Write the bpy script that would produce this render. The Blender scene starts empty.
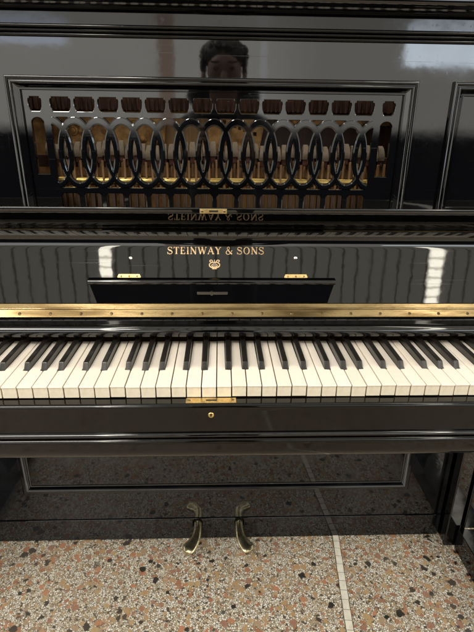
import bpy, bmesh, math, random
from math import sin, cos, pi, radians, sqrt, atan2
from mathutils import Vector, Matrix
random.seed(7)
sc = bpy.context.scene
C = sc.collection
H = 0.73                                   # height of the key tops above the floor

# ------------------------------------------------------------------ camera
cam = bpy.data.objects.new('camera', bpy.data.cameras.new('camera')); C.objects.link(cam)
Fw = Vector((0.034616, 0.930343, -0.365054)); Rt = Vector((0.999400, -0.032583, 0.011730)); Up = Vector((0.000982, 0.365241, 0.930913))
M = Matrix((( Rt.x, Up.x, -Fw.x, 0.00619), (Rt.y, Up.y, -Fw.y, -0.65204), (Rt.z, Up.z, -Fw.z, 0.37125 + H), (0, 0, 0, 1)))
cam.matrix_world = M
cam.data.sensor_fit = 'HORIZONTAL'; cam.data.sensor_width = 36.0; cam.data.lens = 36.0 * 477.33 / 474.0
cam.data.clip_start = 0.02; cam.data.clip_end = 200
sc.camera = cam

# ------------------------------------------------------------------ node helpers
class NT:
    def __init__(s, tree): s.t = tree; s.n = tree.nodes; s.l = tree.links
    def node(s, kind, **kw):
        n = s.n.new(kind)
        for k, v in kw.items(): setattr(n, k, v)
        return n
    def put(s, sock, v):
        if v is None: return
        if isinstance(v, bpy.types.NodeSocket): s.l.new(v, sock)
        else: sock.default_value = v
    def math(s, op, a, b=None, c=None, clamp=False):
        n = s.node('ShaderNodeMath', operation=op, use_clamp=clamp)
        s.put(n.inputs[0], a); s.put(n.inputs[1], b); s.put(n.inputs[2], c)
        return n.outputs[0]
    def add(s, a, b): return s.math('ADD', a, b)
    def sub(s, a, b): return s.math('SUBTRACT', a, b)
    def mul(s, a, b): return s.math('MULTIPLY', a, b)
    def step(s, x, e0, e1):                 # smooth 0 -> 1 between e0 and e1
        n = s.node('ShaderNodeMapRange', interpolation_type='SMOOTHSTEP'); n.clamp = True
        s.put(n.inputs[0], x); s.put(n.inputs[1], e0); s.put(n.inputs[2], e1); n.inputs[3].default_value = 0; n.inputs[4].default_value = 1
        return n.outputs[0]
    def band(s, x, a, b, w): return s.mul(s.step(x, a - w, a + w), s.step(x, b + w, b - w))
    def mix(s, f, a, b, blend='MIX'):
        n = s.node('ShaderNodeMix', data_type='RGBA', blend_type=blend)
        s.put(n.inputs[0], f)
        for i, v in ((6, a), (7, b)):
            if isinstance(v, (tuple, list)): v = (v[0], v[1], v[2], 1)
            s.put(n.inputs[i], v)
        return n.outputs[2]
    def noise(s, vec, scale, detail=3, rough=.5, dist=0):
        n = s.node('ShaderNodeTexNoise'); s.put(n.inputs['Vector'], vec)
        n.inputs['Scale'].default_value = scale; n.inputs['Detail'].default_value = detail
        n.inputs['Roughness'].default_value = rough; n.inputs['Distortion'].default_value = dist
        return n
    def vor(s, vec, scale, feature='F1', rnd=1):
        n = s.node('ShaderNodeTexVoronoi', feature=feature); s.put(n.inputs['Vector'], vec)
        n.inputs['Scale'].default_value = scale; n.inputs['Randomness'].default_value = rnd
        return n
    def ramp(s, f, stops, interp='LINEAR'):
        n = s.node('ShaderNodeValToRGB'); r = n.color_ramp; r.interpolation = interp
        while len(r.elements) > 1: r.elements.remove(r.elements[-1])
        r.elements[0].position = stops[0][0]; r.elements[0].color = (*stops[0][1], 1)
        for p, c in stops[1:]:
            e = r.elements.new(p); e.color = (*c, 1)
        s.put(n.inputs[0], f); return n.outputs[0]
    def mapping(s, vec, scale=(1, 1, 1), loc=(0, 0, 0), rot=(0, 0, 0)):
        n = s.node('ShaderNodeMapping'); s.put(n.inputs[0], vec)
        n.inputs['Scale'].default_value = scale; n.inputs['Location'].default_value = loc; n.inputs['Rotation'].default_value = rot
        return n.outputs[0]
    def bump(s, h, strength, dist=.001):
        n = s.node('ShaderNodeBump'); n.inputs['Strength'].default_value = strength; n.inputs['Distance'].default_value = dist
        s.put(n.inputs['Height'], h); return n.outputs[0]

# ------------------------------------------------------------------ the light of the hall: a procedural environment (wall, windows, sloping ribbed roof with skylights)
world = bpy.data.worlds.new('World'); sc.world = world; world.use_nodes = True
w = NT(world.node_tree); w.n.clear()
tc = w.node('ShaderNodeTexCoord')
sp = w.node('ShaderNodeSeparateXYZ'); w.l.new(tc.outputs['Generated'], sp.inputs[0])
dx, dy, dz = sp.outputs
RAD = 57.29578
ny = w.mul(dy, -1.0)
el = w.mul(w.math('ARCSINE', dz), RAD)
az = w.mul(w.math('ARCTAN2', dx, ny), RAD)
nz1 = w.noise(tc.outputs['Generated'], 5, 3).outputs[0]
# wall behind the viewer
wall = w.mix(w.step(az, 3, 12), (2.5, 2.44, 2.22), (1.75, 1.7, 1.56))
wall = w.mix(w.mul(nz1, .35), wall, (1.1, 1.05, 1.0))
wall = w.mix(w.band(az, -6.6, -4.9, .15), wall, (1.35, 1.0, .78))
wall = w.mix(w.band(az, 4.3, 5.0, .15), wall, (2.6, 2.6, 2.6))
win_r = w.mul(w.band(az, 19.0, 31, .35), w.step(el, w.add(5.6, w.mul(w.sub(26, az), .05)), w.add(6.0, w.mul(w.sub(26, az), .05))))
win_tex = w.add(.55, w.mul(nz1, .9))
winc = w.node('ShaderNodeVectorMath', operation='SCALE'); winc.inputs[0].default_value = (7.4, 8.4, 9.4); w.put(winc.inputs['Scale'], win_tex)
win_r = w.mul(win_r, w.step(el, 10.5, 9.5))
wall = w.mix(win_r, wall, winc.outputs[0])
win_l = w.mul(w.mul(w.band(az, -30, -15.6, .8), w.step(el, 7.2, 7.7)), w.step(el, 10.5, 9.5))
wall = w.mix(win_l, wall, (3.5, 3.8, 4.4))
# sloping roof, ribs running up the slope
P = radians(45)
den = w.math('MAXIMUM', w.add(w.mul(ny, sin(P)), w.mul(dz, cos(P))), .05)
s = w.math('DIVIDE', dx, den)
fr = w.math('FRACT', w.math('DIVIDE', w.add(s, 3.0145), .0302))
rib = w.sub(1, w.band(fr, .43, .57, .06))
roof = w.mix(rib, (.22, .205, .17), (.98, .92, .78))
roof = w.mix(w.mul(nz1, .25), roof, (.62, .60, .54))
t_up = w.math('DIVIDE', dz, den)
rung = w.band(w.math('FRACT', w.mul(t_up, 66)), .16, .92, .12)
sky_a = w.band(s, -.253, -.229, .001); sky_b = w.band(s, .450, .480, .005); sky_c = w.band(s, -1.5, -1.2, .05); sky_d = w.band(s, 1.25, 1.6, .05)
skyl = w.math('MINIMUM', w.add(w.add(sky_a, sky_b), w.add(sky_c, sky_d)), 1.0)
skyc = w.mix(rung, (8.5, 7.8, 6.2), (17.0, 16.0, 13.6))
roof = w.mix(skyl, roof, skyc)
room = w.mix(w.step(el, 17, 19), wall, roof)
front = w.step(ny, -.05, .15)
back = w.mix(w.step(el, 15, 40), (.35, .34, .33), (1.45, 1.4, 1.3))
room = w.mix(front, back, room)
room = w.mix(w.step(el, -.9, .6), (.03, .032, .04), room)
bg = w.node('ShaderNodeBackground'); w.put(bg.inputs[0], room); bg.inputs[1].default_value = 1.0
out = w.node('ShaderNodeOutputWorld'); w.l.new(bg.outputs[0], out.inputs[0])

# one added area lamp, up behind the viewer's left shoulder, keeps the keys lit
def area(name, loc, target, sx, sy, power, col):
    L = bpy.data.lights.new(name, 'AREA'); L.shape = 'RECTANGLE'; L.size = sx; L.size_y = sy; L.energy = power; L.color = col
    o = bpy.data.objects.new(name, L); C.objects.link(o); o.location = loc
    o.rotation_euler = (Vector(target) - Vector(loc)).to_track_quat('-Z', 'Y').to_euler()
    return o
area('added_fill_lamp', (-1.6, -2.1, 3.6), (0, 0.2, .6), 1.8, .35, 95, (1, .95, .88))

sc.view_settings.view_transform = 'Standard'; sc.view_settings.look = 'None'
sc.view_settings.exposure = 0.0; sc.view_settings.gamma = 1.0
sc.render.engine = 'CYCLES'
sc.cycles.max_bounces = 10; sc.cycles.glossy_bounces = 6; sc.cycles.diffuse_bounces = 4

# ------------------------------------------------------------------ materials
def mat(name):
    m = bpy.data.materials.new(name); m.use_nodes = True
    t = NT(m.node_tree); b = t.n['Principled BSDF']
    tcn = t.node('ShaderNodeTexCoord')
    return m, t, b, tcn.outputs['Object']
def P_(b, **kw):
    for k, v in kw.items():
        k = k.replace('_', ' ')
        if isinstance(v, (tuple, list)) and len(v) == 3: v = (*v, 1)
        b.inputs[k].default_value = v

def lacquer(name, rough=.035, wav=.25, base=(.0013, .0013, .0015), ior=1.62, smear=.07, haze=0):
    m, t, b, co = mat(name)
    P_(b, Base_Color=base, IOR=ior)
    n1 = t.noise(co, 9, 5, .6); n2 = t.noise(co, 140, 4, .65)
    r = t.add(rough, t.add(t.mul(t.step(n1.outputs[0], .45, .75), smear * .6), t.mul(t.step(n2.outputs[0], .55, .8), smear)))
    sc1 = t.noise(t.mapping(co, (2.5, 2.5, 620), rot=(0, .22, 0)), 1, 3, .7).outputs[0]; sc2 = t.noise(t.mapping(co, (540, 3, 3), rot=(0, -.3, .1)), 1, 3, .7).outputs[0]
    scr = t.math('MAXIMUM', t.step(sc1, .66, .72), t.step(sc2, .68, .74))
    r = t.add(r, t.mul(scr, .16))
    t.put(b.inputs['Roughness'], r)
    dust = t.noise(co, 900, 2, .6).outputs[0]
    spots = t.mul(t.step(dust, .67, .74), t.step(n1.outputs[0], .4, .7))
    t.put(b.inputs['Base Color'], t.mix(t.mul(spots, .35), t.mix(t.mul(t.step(n1.outputs[0], .35, .7), haze), base, (.030, .033, .040)), (.06, .055, .05)))
    h = t.add(t.noise(co, 26, 2, .5).outputs[0], t.mul(t.noise(co, 75, 2).outputs[0], .12))
    t.put(b.inputs['Normal'], t.bump(h, wav, .0006))
    return m
M_black = lacquer('black_french_polish', .03, .10)
M_fall = lacquer('black_fallboard_polish', .02, .08, base=(.0018, .0017, .0014), smear=.03)
M_low = lacquer('black_polish_worn', .035, .12, base=(.0016, .0018, .0024), smear=.09, haze=.2)
M_slip = lacquer('black_polish_brown_worn', .06, .2, base=(.0015, .0011, .0008), smear=.2, ior=1.43)

m, t, b, co = mat('ivory'); M_ivory = m
oi = t.node('ShaderNodeObjectInfo')
n1 = t.noise(co, 60, 4, .6).outputs[0]; n2 = t.noise(t.mapping(co, (900, 60, 300)), 1, 3, .6).outputs[0]
c = t.ramp(oi.outputs['Random'], [(0, (.78, .705, .60)), (.3, (.82, .75, .665)), (.6, (.80, .735, .64)), (.85, (.845, .78, .70)), (1, (.765, .695, .60))])
c = t.mix(t.mul(t.step(n1, .5, .8), .28), c, (.66, .58, .42))
c = t.mix(t.mul(t.step(n2, .55, .8), .14), c, (.60, .53, .40))
t.put(b.inputs['Base Color'], c); P_(b, Roughness=.33, IOR=1.5)
t.put(b.inputs['Normal'], t.bump(n2, .06, .0003))
m, t, b, co = mat('ivory_front'); M_ivory_f = m
n1 = t.noise(co, 130, 5, .65).outputs[0]
c = t.mix(t.mul(t.step(n1, .4, .75), .5), (.66, .595, .47), (.50, .43, .31))
t.put(b.inputs['Base Color'], c); P_(b, Roughness=.4)
m, t, b, co = mat('ebony'); M_ebony = m
n1 = t.noise(t.mapping(co, (400, 25, 200)), 1, 4, .6).outputs[0]
t.put(b.inputs['Base Color'], t.mix(n1, (.006, .0055, .005), (.017, .015, .013)))
t.put(b.inputs['Roughness'], t.add(.16, t.mul(n1, .12))); P_(b, IOR=1.6)
t.put(b.inputs['Normal'], t.bump(n1, .06, .0003))

def brass(name, c0, c1, rough=.22, ns=60, stretch=(1, 1, 1), dirt=.5):
    m, t, b, co = mat(name)
    cc = t.mapping(co, stretch)
    n1 = t.noise(cc, ns, 5, .65).outputs[0]; n2 = t.noise(cc, ns * .25, 3, .6).outputs[0]
    c = t.mix(t.step(n1, .35, .7), c0, c1)
    c = t.mix(t.mul(t.step(n2, .5, .7), dirt), c, tuple(x * .45 for x in c1))
    t.put(b.inputs['Base Color'], c); P_(b, Metallic=1.0)
    t.put(b.inputs['Roughness'], t.add(rough, t.mul(n1, .22)))
    t.put(b.inputs['Normal'], t.bump(n1, .25, .0004))
    return m
M_brass = brass('aged_brass', (.40, .30, .155), (.20, .135, .06), .10, 75, (.16, 1, 1), .9)
M_screw = brass('dark_brass_screw', (.16, .11, .05), (.10, .065, .03), .35, 200)
M_plate = brass('brass_plate', (.82, .62, .28), (.66, .46, .18), .25, 160)
M_pedal = brass('pedal_brass', (.66, .59, .40), (.48, .42, .26), .16, 40, dirt=.4)
M_rail = brass('rail_brass', (.72, .53, .20), (.50, .33, .10), .2, 50)
M_gilt = brass('gilt', (.62, .45, .27), (.46, .31, .17), .38, 300, dirt=.4)
M_iron_gold = brass('bronzed_iron', (.72, .45, .20), (.40, .22, .09), .55, 45, dirt=.7)
m, t, b, co = mat('nickel'); M_nickel = m; P_(b, Base_Color=(.8, .78, .74), Metallic=1.0, Roughness=.15)
m, t, b, co = mat('dark_steel'); M_steel = m; P_(b, Base_Color=(.16, .15, .13), Metallic=1.0, Roughness=.3)
m, t, b, co = mat('hole_dark'); M_hole = m; P_(b, Base_Color=(.006, .005, .004), Roughness=.8)

def wood(name, c0, c1, scale=1.0, rough=.5):
    m, t, b, co = mat(name)
    n = t.noise(t.mapping(co, (220 * scale, 220 * scale, 9 * scale)), 1, 5, .6, .6).outputs[0]
    n2 = t.noise(co, 14, 3).outputs[0]
    c = t.mix(t.step(n, .3, .72), c0, c1); c = t.mix(t.mul(n2, .35), c, tuple(x * .5 for x in c1))
    t.put(b.inputs['Base Color'], c); P_(b, Roughness=rough)
    t.put(b.inputs['Normal'], t.bump(n, .2, .0006))
    return m
M_spruce = wood('aged_spruce', (.68, .41, .165), (.44, .24, .085), .6)
M_stick = wood('action_wood', (.40, .225, .10), (.19, .095, .042), 1.4)
M_mahog2 = wood('brown_action_wood', (.105, .055, .028), (.04, .018, .009), 1.2)
M_mahog = wood('dark_mahogany', (.075, .03, .016), (.035, .014, .008), 1.0)
m, t, b, co = mat('felt_white'); M_felt = m
n1 = t.noise(co, 300, 4, .7).outputs[0]
t.put(b.inputs['Base Color'], t.mix(n1, (.30, .24, .175), (.10, .07, .05))); P_(b, Roughness=.95)
t.put(b.inputs['Normal'], t.bump(n1, .5, .001))
m, t, b, co = mat('felt_red'); M_red = m
n1 = t.noise(co, 300, 4, .7).outputs[0]
t.put(b.inputs['Base Color'], t.mix(n1, (.15, .06, .04), (.07, .03, .02))); P_(b, Roughness=.95)

# terrazzo
m, t, b, co = mat('terrazzo'); M_terr = m
wob = t.noise(co, 260, 2, .5); wv = t.node('ShaderNodeVectorMath', operation='MULTIPLY_ADD')
t.l.new(wob.outputs['Color'], wv.inputs[0]); wv.inputs[1].default_value = (.0022, .0022, 0); t.l.new(co, wv.inputs[2])
v0 = wv.outputs[0]
wob2 = t.noise(co, 95, 4, .65); wv2 = t.node('ShaderNodeVectorMath', operation='MULTIPLY_ADD')
t.l.new(wob2.outputs['Color'], wv2.inputs[0]); wv2.inputs[1].default_value = (.016, .016, 0); t.l.new(co, wv2.inputs[2])
v2 = wv2.outputs[0]
def sep(col):
    n = t.node('ShaderNodeSeparateColor'); t.l.new(col, n.inputs[0]); return n.outputs
small = t.vor(v0, 210); edge = t.vor(v0, 210, 'DISTANCE_TO_EDGE')
r, g, bl = sep(small.outputs['Color'])
pale = t.ramp(r, [(0, (.66, .60, .49)), (.28, (.78, .745, .66)), (.55, (.54, .465, .34)), (.70, (.38, .29, .19)), (.82, (.76, .73, .67)), (.93, (.34, .22, .13)), (.97, (.08, .07, .06))], 'CONSTANT')
grout = (.065, .050, .033)
c = t.mix(t.step(edge.outputs['Distance'], .03, .13), grout, pale)
def chips(c, scale, loc, thresh, dist, stops, soft=.035, vm=.38):
    vv = t.mapping(v2, (1, 1, 1), loc)
    f = t.vor(vv, scale); e = t.vor(vv, scale, 'DISTANCE_TO_EDGE')
    r, g, bl = sep(f.outputs['Color'])
    on = t.mul(t.step(r, thresh, thresh - .01), t.mul(t.step(f.outputs['Distance'], t.add(dist, t.mul(bl, dist * .7)), t.sub(t.add(dist, t.mul(bl, dist * .7)), soft)), t.step(e.outputs['Distance'], .02, .07)))
    col = t.ramp(g, stops, 'CONSTANT')
    vein = t.noise(v2, 420, 4, .65).outputs[0]
    col = t.mix(t.mul(t.step(vein, .4, .75), vm), col, (.60, .46, .31))
    col = t.mix(t.mul(t.step(t.noise(v2, 190, 3, .6).outputs[0], .5, .7), vm * .9 if vm > .1 else 0), col, (.22, .115, .065))
    return t.mix(t.mul(on, .98), c, col)
warm = [(0, (.38, .235, .11)), (.30, (.40, .165, .085)), (.50, (.40, .28, .14)), (.64, (.30, .115, .062)), (.78, (.33, .235, .15)), (.9, (.26, .12, .08))]
c = chips(c, 88, (3.1, 1.7, 0), .34, .36, warm)
c = chips(c, 60, (7.7, 4.2, 0), .36, .36, warm)
c = chips(c, 54, (1.9, 9.4, 0), .095, .36, [(0, (.008, .008, .008)), (.6, (.014, .012, .011)), (.85, (.03, .024, .02))], vm=.04)
c = chips(c, 75, (5.3, 2.2, 0), .04, .33, [(0, (.02, .02, .02)), (.5, (.05, .035, .03))], vm=.04)
big = t.noise(co, 2.3, 4, .6).outputs[0]
c = t.mix(t.mul(t.step(big, .35, .75), .22), c, (.30, .24, .17))
t.put(b.inputs['Base Color'], c)
t.put(b.inputs['Roughness'], t.add(.3, t.mul(t.noise(co, 30, 3).outputs[0], .25)))
t.put(b.inputs['Normal'], t.bump(t.step(edge.outputs['Distance'], .02, .12), .25, .0006))
m, t, b, co = mat('marble_tile'); M_tile = m
oi = t.node('ShaderNodeObjectInfo')
n1 = t.noise(co, 60, 5, .65).outputs[0]; n2 = t.vor(co, 40).outputs['Color']
c = t.mix(t.step(n1, .35, .75), (.74, .71, .62), (.60, .56, .46))
t.put(b.inputs['Base Color'], c); P_(b, Roughness=.3)
m, t, b, co = mat('grout'); M_grout = m; P_(b, Base_Color=(.14, .11, .08), Roughness=.8)

# ------------------------------------------------------------------ mesh helpers (coordinates: key tops at z = 0, key fronts at y = 0)
ROOT = Vector((0, .38, 0))
def finish(name, bm, mats, parent=None, offset=Vector((0, 0, 0)), ang=38):
    bmesh.ops.remove_doubles(bm, verts=bm.verts, dist=1e-6)
    bmesh.ops.recalc_face_normals(bm, faces=bm.faces)
    for f in bm.faces: f.smooth = True
    a = radians(ang)
    for e in bm.edges:
        if len(e.link_faces) == 2 and e.calc_face_angle(0) > a: e.smooth = False
    me = bpy.data.meshes.new(name)
    bm.to_mesh(me); bm.free()
    if not isinstance(mats, (list, tuple)): mats = [mats]
    for mm in mats: me.materials.append(mm)
    o = bpy.data.objects.new(name, me); C.objects.link(o)
    wn = o.modifiers.new('weighted_normal', 'WEIGHTED_NORMAL'); wn.keep_sharp = True; wn.weight = 100
    if parent is not None: o.parent = parent
    o.location = offset
    return o
def part(name, bm, mats, parent, ang=38):
    """a mesh given in piano coordinates becomes a child of the piano or of one of its parts"""
    bmesh.ops.translate(bm, verts=bm.verts, vec=Vector((0, 0, H)) - ROOT)
    return finish(name, bm, mats, parent, ang=ang)
def box(bm, x0, x1, y0, y1, z0, z1, bev=.0, seg=2, mi=0):
    t = bmesh.new()
    r = bmesh.ops.create_cube(t, size=1)
    for v in t.verts: v.co = Vector(((x0 + x1) / 2 + v.co.x * (x1 - x0), (y0 + y1) / 2 + v.co.y * (y1 - y0), (z0 + z1) / 2 + v.co.z * (z1 - z0)))
    if bev: bmesh.ops.bevel(t, geom=list(t.edges), offset=bev, segments=seg, profile=.5, affect='EDGES')
    join(bm, t, mi)
def join(bm, t, mi=0, mtx=None):
    mp = {}
    for v in t.verts: mp[v] = bm.verts.new(mtx @ v.co if mtx else v.co)
    for f in t.faces:
        try:
            nf = bm.faces.new([mp[v] for v in f.verts]); nf.material_index = mi if mi is not None else f.material_index
        except ValueError: pass
    t.free()
def sweep_x(bm, prof, x0, x1, mi=0, nx=1):
    rows = []
    for k in range(nx + 1):
        x = x0 + (x1 - x0) * k / nx
        rows.append([bm.verts.new((x, y, z)) for y, z in prof])
    n = len(prof)
    for a, bb in zip(rows, rows[1:]):
        for i in range(n):
            f = bm.faces.new((a[i], a[(i + 1) % n], bb[(i + 1) % n], bb[i])); f.material_index = mi
    for row in (rows[0], rows[-1][::-1]):
        f = bm.faces.new(row); f.material_index = mi
def prism(bm, pts, fn, d0, d1, mi=0):
    """closed 2-D polygon pts placed by fn(u, v, d) and given depth d0..d1"""
    a = [bm.verts.new(fn(u, v, d0)) for u, v in pts]; c = [bm.verts.new(fn(u, v, d1)) for u, v in pts]
    n = len(pts)
    for i in range(n): bm.faces.new((a[i], a[(i + 1) % n], c[(i + 1) % n], c[i])).material_index = mi
    bm.faces.new(a[::-1]).material_index = mi; bm.faces.new(c).material_index = mi
def tube(bm, path, radii, n=12, mi=0, cap=True, flat=None):
    path = [Vector(p) for p in path]; rings = []
    up0 = Vector((0, 0, 1))
    for i, p in enumerate(path):
        d = (path[min(i + 1, len(path) - 1)] - path[max(i - 1, 0)]).normalized()
        u = up0 if abs(d.dot(up0)) < .95 else Vector((0, 1, 0))
        s1 = d.cross(u).normalized(); s2 = s1.cross(d).normalized()
        r = radii[i]; ra, rb = r if isinstance(r, tuple) else (r, r)
        rings.append([bm.verts.new(p + s1 * ra * cos(2 * pi * k / n) + s2 * rb * sin(2 * pi * k / n)) for k in range(n)])
    for a, c in zip(rings, rings[1:]):
        for k in range(n): bm.faces.new((a[k], a[(k + 1) % n], c[(k + 1) % n], c[k])).material_index = mi
    if cap:
        bm.faces.new(rings[0][::-1]).material_index = mi; bm.faces.new(rings[-1]).material_index = mi
def lathe(bm, prof, fn, n=20, mi=0):
    """prof = (radius, height); fn(a, b, h) places it"""
    rings = [[bm.verts.new(fn(r * cos(2 * pi * k / n), r * sin(2 * pi * k / n), h)) for k in range(n)] for r, h in prof]
    for a, c in zip(rings, rings[1:]):
        for k in range(n): bm.faces.new((a[k], a[(k + 1) % n], c[(k + 1) % n], c[k])).material_index = mi
    bm.faces.new(rings[-1]).material_index = mi
    if prof[0][0] > 1e-5: bm.faces.new(rings[0][::-1]).material_index = mi
def arc(cy, cz, r, a0, a1, n):
    return [(cy + r * cos(radians(a0 + (a1 - a0) * k / n)), cz + r * sin(radians(a0 + (a1 - a0) * k / n))) for k in range(n + 1)]
def bez(p0, p1, p2, p3, n):
    o = []
    for k in range(n + 1):
        t = k / n; q = 1 - t
        o.append(tuple(q**3 * a + 3 * q * q * t * b_ + 3 * q * t * t * c_ + t**3 * d_ for a, b_, c_, d_ in zip(p0, p1, p2, p3)))
    return o
def frame_mould(bm, x0, x1, z0, z1, yface, prof, mi=0):
    """moulding mitred round a rectangle; prof = (inset from the outer edge, height proud of yface)"""
    rows = []
    for d, h in prof:
        rows.append([bm.verts.new((x, yface - h, z)) for x, z in ((x0 + d, z0 + d), (x1 - d, z0 + d), (x1 - d, z1 - d), (x0 + d, z1 - d))])
    for a, c in zip(rows, rows[1:]):
        for k in range(4): bm.faces.new((a[k], a[(k + 1) % 4], c[(k + 1) % 4], c[k])).material_index = mi
def plane_curve(outer_and_holes, depth, bev):
    """filled 2-D outline with holes -> bmesh in (x, y=outline height, z=depth)"""
    cu = bpy.data.curves.new('tmp', 'CURVE'); cu.dimensions = '2D'; cu.fill_mode = 'BOTH'
    cu.extrude = depth / 2 - bev; cu.bevel_depth = bev; cu.bevel_resolution = 1; cu.offset = -bev
    for pts in outer_and_holes:
        s_ = cu.splines.new('POLY'); s_.points.add(len(pts) - 1); s_.use_cyclic_u = True
        for q, (x, y) in zip(s_.points, pts): q.co = (x, y, 0, 1)
    o = bpy.data.objects.new('tmp', cu); C.objects.link(o)
    dg = bpy.context.evaluated_depsgraph_get()
    me = bpy.data.meshes.new_from_object(o.evaluated_get(dg))
    bm = bmesh.new(); bm.from_mesh(me)
    bpy.data.objects.remove(o); bpy.data.curves.remove(cu); bpy.data.meshes.remove(me)
    return bm
def stand_up(bm, yface, depth):
    for v in bm.verts: v.co = Vector((v.co.x, yface + depth / 2 - v.co.z, v.co.y))
    return bm

# ------------------------------------------------------------------ the setting: terrazzo floor with a strip of marble tiles
bm = bmesh.new()
vs = [bm.verts.new(p) for p in ((-4, -2.3, 0), (4, -2.3, 0), (4, 4, 0), (-4, 4, 0))]; bm.faces.new(vs)
fl = finish('floor', bm, M_terr); fl['kind'] = 'structure'
bm = bmesh.new()
A0 = Vector((.3385, .385, 0)); D = Vector((-.0255, -.251, 0)).normalized(); S = Vector((D.y, -D.x, 0)) * -1
L0, tile = 2.5, .0262
def strip_pt(a, c, z): return A0 + D * a + S * c + Vector((0, 0, z))
prism(bm, [(-1.2, -.0102), (L0, -.0102), (L0, .0102), (-1.2, .0102)], lambda a, c, d: strip_pt(a, c, d), -.004, .0012, 1)
k = -1.2
while k < L0:
    g = .0011; j = random.uniform(-.0004, .0004); wd = .0083 + random.uniform(-.0005, .0003); ln = tile * random.uniform(.92, 1.05)
    prism(bm, [(k + g, -wd + j), (k + ln - g, -wd + j), (k + ln - g, wd + j), (k + g, wd + j)], lambda a, c, d: strip_pt(a, c, d), 0, .0026 + random.uniform(0, .0003), 0)
    k += ln
st = finish('floor_strip', bm, [M_tile, M_grout]); st['kind'] = 'structure'

# ------------------------------------------------------------------ the piano
piano = bpy.data.objects.new('upright_piano', None); C.objects.link(piano); piano.location = ROOT
piano['label'] = 'old black lacquered upright piano with pierced oval fretwork, open keyboard and two brass pedals'
piano['category'] = 'piano'
HW = .645                                           # half width between the case sides

# case sides and lower pilasters
for sx in (-1, 1):
    bm = bmesh.new()
    a, c = sorted((sx * HW, sx * .70))
    box(bm, a, c, .17, .66, -.10, .505, .002)
    box(bm, a, c, .368, .66, -.729, -.1005, .002)
    side = part('case_side', bm, M_black, piano)
    bm = bmesh.new()
    a, c = sorted((sx * .6405, sx * .678))
    box(bm, a, c, .355, .3675, -.728, -.13, .003, 3)
    a, c = sorted((sx * .684, sx * .82))
    box(bm, a, c, .350, .3675, -.66, -.13, .003, 3)  # outer box widened out of view to block bright surroundings behind the toe
    part('pilaster', bm, M_black, piano)
    bm = bmesh.new()
    a, c = sorted((sx * .668, sx * .75))
    prof = [(-.06, -.729), (.349, -.729), (.349, -.66), (.10, -.66), (.0, -.662), (-.035, -.668), (-.053, -.685), (-.06, -.705)]
    sweep_x(bm, prof, a, c)
    bmesh.ops.bevel(bm, geom=[e for e in bm.edges], offset=.002, segments=2, profile=.5, affect='EDGES')
    part('toe_block', bm, M_black, piano, ang=50)
    bm = bmesh.new(); lx_ = sx * .712              # front leg, just outside the picture
    for (h0, z0), (h1, z1) in zip([(.038, -.6595), (.038, -.63), (.030, -.615), (.024, -.55), (.031, -.25), (.036, -.23)], [(.038, -.63), (.030, -.615), (.024, -.55), (.031, -.25), (.036, -.23), (.036, -.1285)]):
        t_ = bmesh.new(); q0 = [t_.verts.new((lx_ + a * h0, .05 + c * h0, z0)) for a, c in ((-1, -1), (1, -1), (1, 1), (-1, 1))]; q1 = [t_.verts.new((lx_ + a * h1, .05 + c * h1, z1)) for a, c in ((-1, -1), (1, -1), (1, 1), (-1, 1))]
        for k in range(4): t_.faces.new((q0[k], q0[(k + 1) % 4], q1[(k + 1) % 4], q1[k]))
        if z0 < -.655: t_.faces.new(q0)
        if z1 > -.13: t_.faces.new(q1)
        join(bm, t_)
    part('leg', bm, M_black, piano)
    bm = bmesh.new()                                # scroll bracket below the key bed
    x0, x1 = sorted((sx * .575, sx * .605))
    prof = [(.40, -.13), (.40, -.36)] + bez((.392, -.36), (.36, -.25), (.34, -.20), (.22, -.175), 8) + [(.20, -.165), (.19, -.13)]
    sweep_x(bm, prof, x0, x1)
    part('key_bed_bracket', bm, M_black, piano)
# key bed
bm = bmesh.new()
prof = [(.40, -.09), (.40, -.128), (.0, -.128)] + arc(.002, -.1035, .0245, 270, 180, 8) + [(-.0235, -.092)] \
     + arc(-.0225, -.0865, .0055, 190, 90, 6) + [(-.012, -.081), (.0, -.081), (.0, -.09)]
prof = [(y, z) for y, z in prof]
sweep_x(bm, prof, -.70, .70)
part('key_bed', bm, M_slip, piano)
# bead below the key slip
bm = bmesh.new()
sweep_x(bm, arc(-.0215, -.0762, .0042, 0, 360, 16)[:-1], -.70, .70)
part('bead_moulding', bm, M_black, piano)
# key slip
bm = bmesh.new()
prof = [(-.0012, -.0725), (-.0012, -.0225)] + [(-.0155, -.0222)] + arc(-.0165, -.0275, .0053, 88, 185, 7) + [(-.0205, -.034), (-.0205, -.0725)]
sweep_x(bm, prof, -.645, .645)
slip = part('key_slip', bm, M_slip, piano)
bm = bmesh.new()
lathe(bm, [(.0045, 0), (.0046, .0012), (.0040, .0020), (.0028, .0018), (.0026, .0006)], lambda a, c, h: Vector((-.0085 + a, -.0204 - h, -.0405 + c)), 20)
t_ = bmesh.new(); lathe(t_, [(.0017, 0), (.0017, .0011)], lambda a, c, h: Vector((-.0085 + a, -.0204 - h, -.0398 + c)), 12); join(bm, t_, 1)
box(bm, -.0093, -.0077, -.0215, -.0204, -.0432, -.0398, 0, mi=1)
part('keyhole', bm, [M_plate, M_hole], slip)
bm = bmesh.new()
box(bm, -.0475, .0303, -.0168, -.0022, -.0223, -.0211, .0006, 2)
box(bm, -.0165, .0005, -.0112, -.0078, -.0213, -.02085, 0, mi=1)
lp = part('lock_plate', bm, [M_plate, M_hole], slip)
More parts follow.
